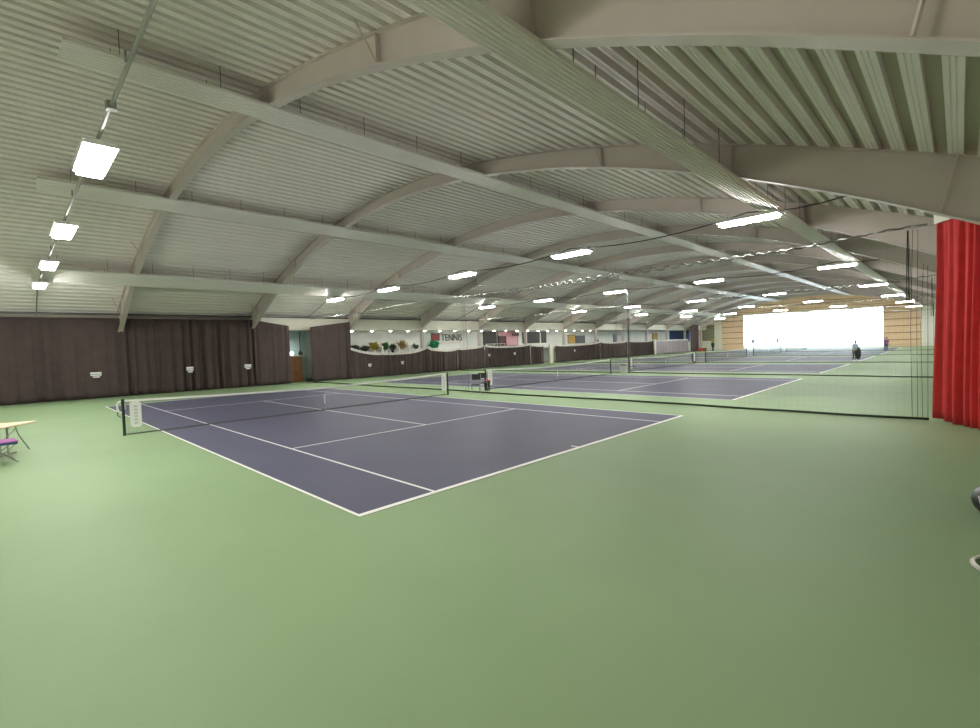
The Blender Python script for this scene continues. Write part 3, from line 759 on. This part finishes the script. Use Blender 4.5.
# things lying by the red-curtain wall
t = thing('sports_bag', 'dark grey sports bag on the floor by the wall past the red curtain', 'bag', (5.05, -6.18, 0), .1)
b = MB(); b.ball((0, 0, .19), .22, 1.6, 1.05, .86, 14, 8); b.build('body', M['black'], t, smooth=True)
MB().tube([(-.2, -.05, .3), (-.12, 0, .42), (.12, 0, .42), (.2, -.05, .3)], .014, 6).build('handle', M['black'], t)
MB().tube([(-.34, .1, .08), (-.3, .17, .2), (-.2, .18, .28)], .012, 6).build('piping', M['greyprint'], t)
pts = [(3.22 + (.29 + .02 * math.sin(k * .37)) * math.cos(2 * PI * k / 24), -6.22 + (.29 + .02 * math.cos(k * .29)) * math.sin(2 * PI * k / 24), .014 + .012 * (k // 24)) for k in range(60)]
tag(MB().tube(pts, .013, 6).tube([(3.2, -6.5, .012), (3.5, -6.1, .03), (3.35, -5.95, .012)], .008, 5).build('cord_coil', M['hem'], smooth=True), 'pale cord coiled on the green floor by the red-curtain wall', 'cord')

# ------------------------------------------------------------------ people far down the hall
def person(label, loc, rz, J, top_m, leg_m, hair_m):
    """J: joints name -> (co, radius); one skinned body, hair is a child"""
    names = list(J); idx = {n_: i for i, n_ in enumerate(names)}
    E = [('pelvis', 'waist'), ('waist', 'chest'), ('chest', 'neck'), ('neck', 'head0'), ('head0', 'head1')]
    for s_ in 'ab':
        E += [('chest', 'sh' + s_), ('sh' + s_, 'el' + s_), ('el' + s_, 'wr' + s_), ('wr' + s_, 'hd' + s_), ('pelvis', 'hip' + s_), ('hip' + s_, 'kn' + s_), ('kn' + s_, 'an' + s_), ('an' + s_, 'toe' + s_)]
    me = bpy.data.meshes.new('person'); me.from_pydata([J[n_][0] for n_ in names], [(idx[a], idx[c]) for a, c in E], [])
    ob = bpy.data.objects.new('tmp', me); C.objects.link(ob)
    sk = ob.modifiers.new('s', 'SKIN'); sd = ob.modifiers.new('d', 'SUBSURF'); sd.levels = 2; sd.render_levels = 2
    for i, n_ in enumerate(names):
        v = me.skin_vertices[0].data[i]; r = J[n_][1]; v.radius = (r, r) if not isinstance(r, tuple) else r; v.use_root = (n_ == 'pelvis')
    dg = bpy.context.evaluated_depsgraph_get(); m2 = bpy.data.meshes.new_from_object(ob.evaluated_get(dg)); bpy.data.objects.remove(ob)
    m2.materials.clear()
    for mm in (M['skin'], top_m, leg_m, M['tape']): m2.materials.append(mm)
    P_ = {n_: Vector(J[n_][0]) for n_ in names}
    def near(p, segs):
        best = 9
        for a, c in segs:
            A, B = P_[a], P_[c]; d = B - A; f_ = max(0, min(1, (p - A).dot(d) / max(1e-9, d.length_squared))); best = min(best, (p - A - d * f_).length)
        return best
    regs = {1: [('pelvis', 'waist'), ('waist', 'chest'), ('chest', 'sha'), ('chest', 'shb'), ('sha', 'ela'), ('shb', 'elb')], 2: [('pelvis', 'hipa'), ('pelvis', 'hipb'), ('hipa', 'kna'), ('hipb', 'knb'), ('kna', 'ana'), ('knb', 'anb')],
            0: [('neck', 'head0'), ('head0', 'head1'), ('ela', 'wra'), ('elb', 'wrb'), ('wra', 'hda'), ('wrb', 'hdb')], 3: [('ana', 'toea'), ('anb', 'toeb')]}
    for p in m2.polygons:
        p.use_smooth = True; p.material_index = min(regs, key=lambda k_: near(p.center, regs[k_]))
    o = bpy.data.objects.new('person', m2); C.objects.link(o); o.location = loc; o.rotation_euler = (0, 0, rz); tag(o, label, 'person')
    h = P_['head1']; b_ = MB(); b_.ball((h.x, h.y + .02, h.z + .02), .105, .95, 1.05, .9, 12, 8); b_.build('hair', hair_m, o, smooth=True)
    return o
J = dict(pelvis=((0, 0, .93), .15), waist=((0, -.02, 1.08), .14), chest=((0, -.06, 1.32), .155), neck=((0, -.09, 1.48), .06), head0=((0, -.11, 1.56), .085), head1=((0, -.12, 1.64), .09),
         sha=((-.19, -.06, 1.40), .065), ela=((-.26, -.08, 1.13), .045), wra=((-.24, -.22, .92), .033), hda=((-.23, -.27, .84), .035),
         shb=((.19, -.06, 1.40), .065), elb=((.27, -.03, 1.13), .045), wrb=((.26, -.14, .90), .033), hdb=((.25, -.18, .82), .035),
         hipa=((-.1, 0, .86), .10), kna=((-.12, -.04, .48), .065), ana=((-.12, .03, .09), .042), toea=((-.13, -.14, .045), .04),
         hipb=((.1, 0, .86), .10), knb=((.12, -.02, .48), .065), anb=((.13, .05, .09), .042), toeb=((.14, -.12, .045), .04))
person('person in pale top and dark trousers standing by the fourth court baseline', (46.48, .32, 0), -.7, J, M['lblue'], M['darkgrey'], M['hair'])
t = thing('racket_bag', 'big dark racket bag on the back of the person in a pale top', 'bag', (46.63, .10, .64), -.7)
MB().ball((0, 0, 0), .26, .85, .75, 2.0, 14, 10).build('body', M['black'], t, smooth=True)
MB().tube([(-.12, .2, .3), (-.15, .3, .1), (-.12, .2, -.2)], .02, 6).build('strap', M['dgreen'], t)
J2 = dict(J)
J2.update(ela=((-.28, -.12, 1.62), .045), wra=((-.26, -.2, 1.86), .033), hda=((-.25, -.22, 1.95), .035), kna=((-.16, -.14, .5), .065), ana=((-.2, .05, .1), .042), toea=((-.2, -.12, .05), .04))
person('person in purple top with one arm raised beside the window', (69.6, .25, 0), -1.0, J2, M['purple'], M['bluec'], M['hair'])

# ------------------------------------------------------------------ light, world, camera
w = bpy.data.worlds.new('World'); S.world = w; w.use_nodes = True
bg = w.node_tree.nodes['Background']; bg.inputs[0].default_value = (.80, .91, 1, 1); bg.inputs[1].default_value = 7.0
cam = bpy.data.cameras.new('Camera'); co = bpy.data.objects.new('Camera', cam); C.objects.link(co); S.camera = co
RT = Vector((0.70540989, -0.70792895, -0.03512106)); UP = Vector((5.01319751e-02, 4.04979444e-04, 9.98742520e-01)); FW = Vector((0.70702452, 0.70628354, -0.03577555))
R3 = Matrix((RT, UP, -FW)).transposed()
co.matrix_world = Matrix.Translation((-3.3353, -5.8512, 2.2863)) @ R3.to_4x4()
cam.sensor_fit = 'HORIZONTAL'; cam.sensor_width = 36; cam.lens = 477.05 / 980 * 36
cam.shift_x = 6.52 / 980; cam.shift_y = -.27 / 980; cam.clip_start = .05; cam.clip_end = 400
vs_ = S.view_settings; vs_.view_transform = 'Standard'; vs_.look = 'None'; vs_.gamma = 1; vs_.use_curve_mapping = False; vs_.exposure = .12
S.cycles.max_bounces = 10; S.cycles.diffuse_bounces = 6; S.cycles.glossy_bounces = 4; S.cycles.transparent_max_bounces = 12
S.cycles.caustics_reflective = False; S.cycles.caustics_refractive = False; S.cycles.sample_clamp_indirect = 6
S.cycles.use_denoising = True
try: S.cycles.use_light_tree = True
except Exception: pass
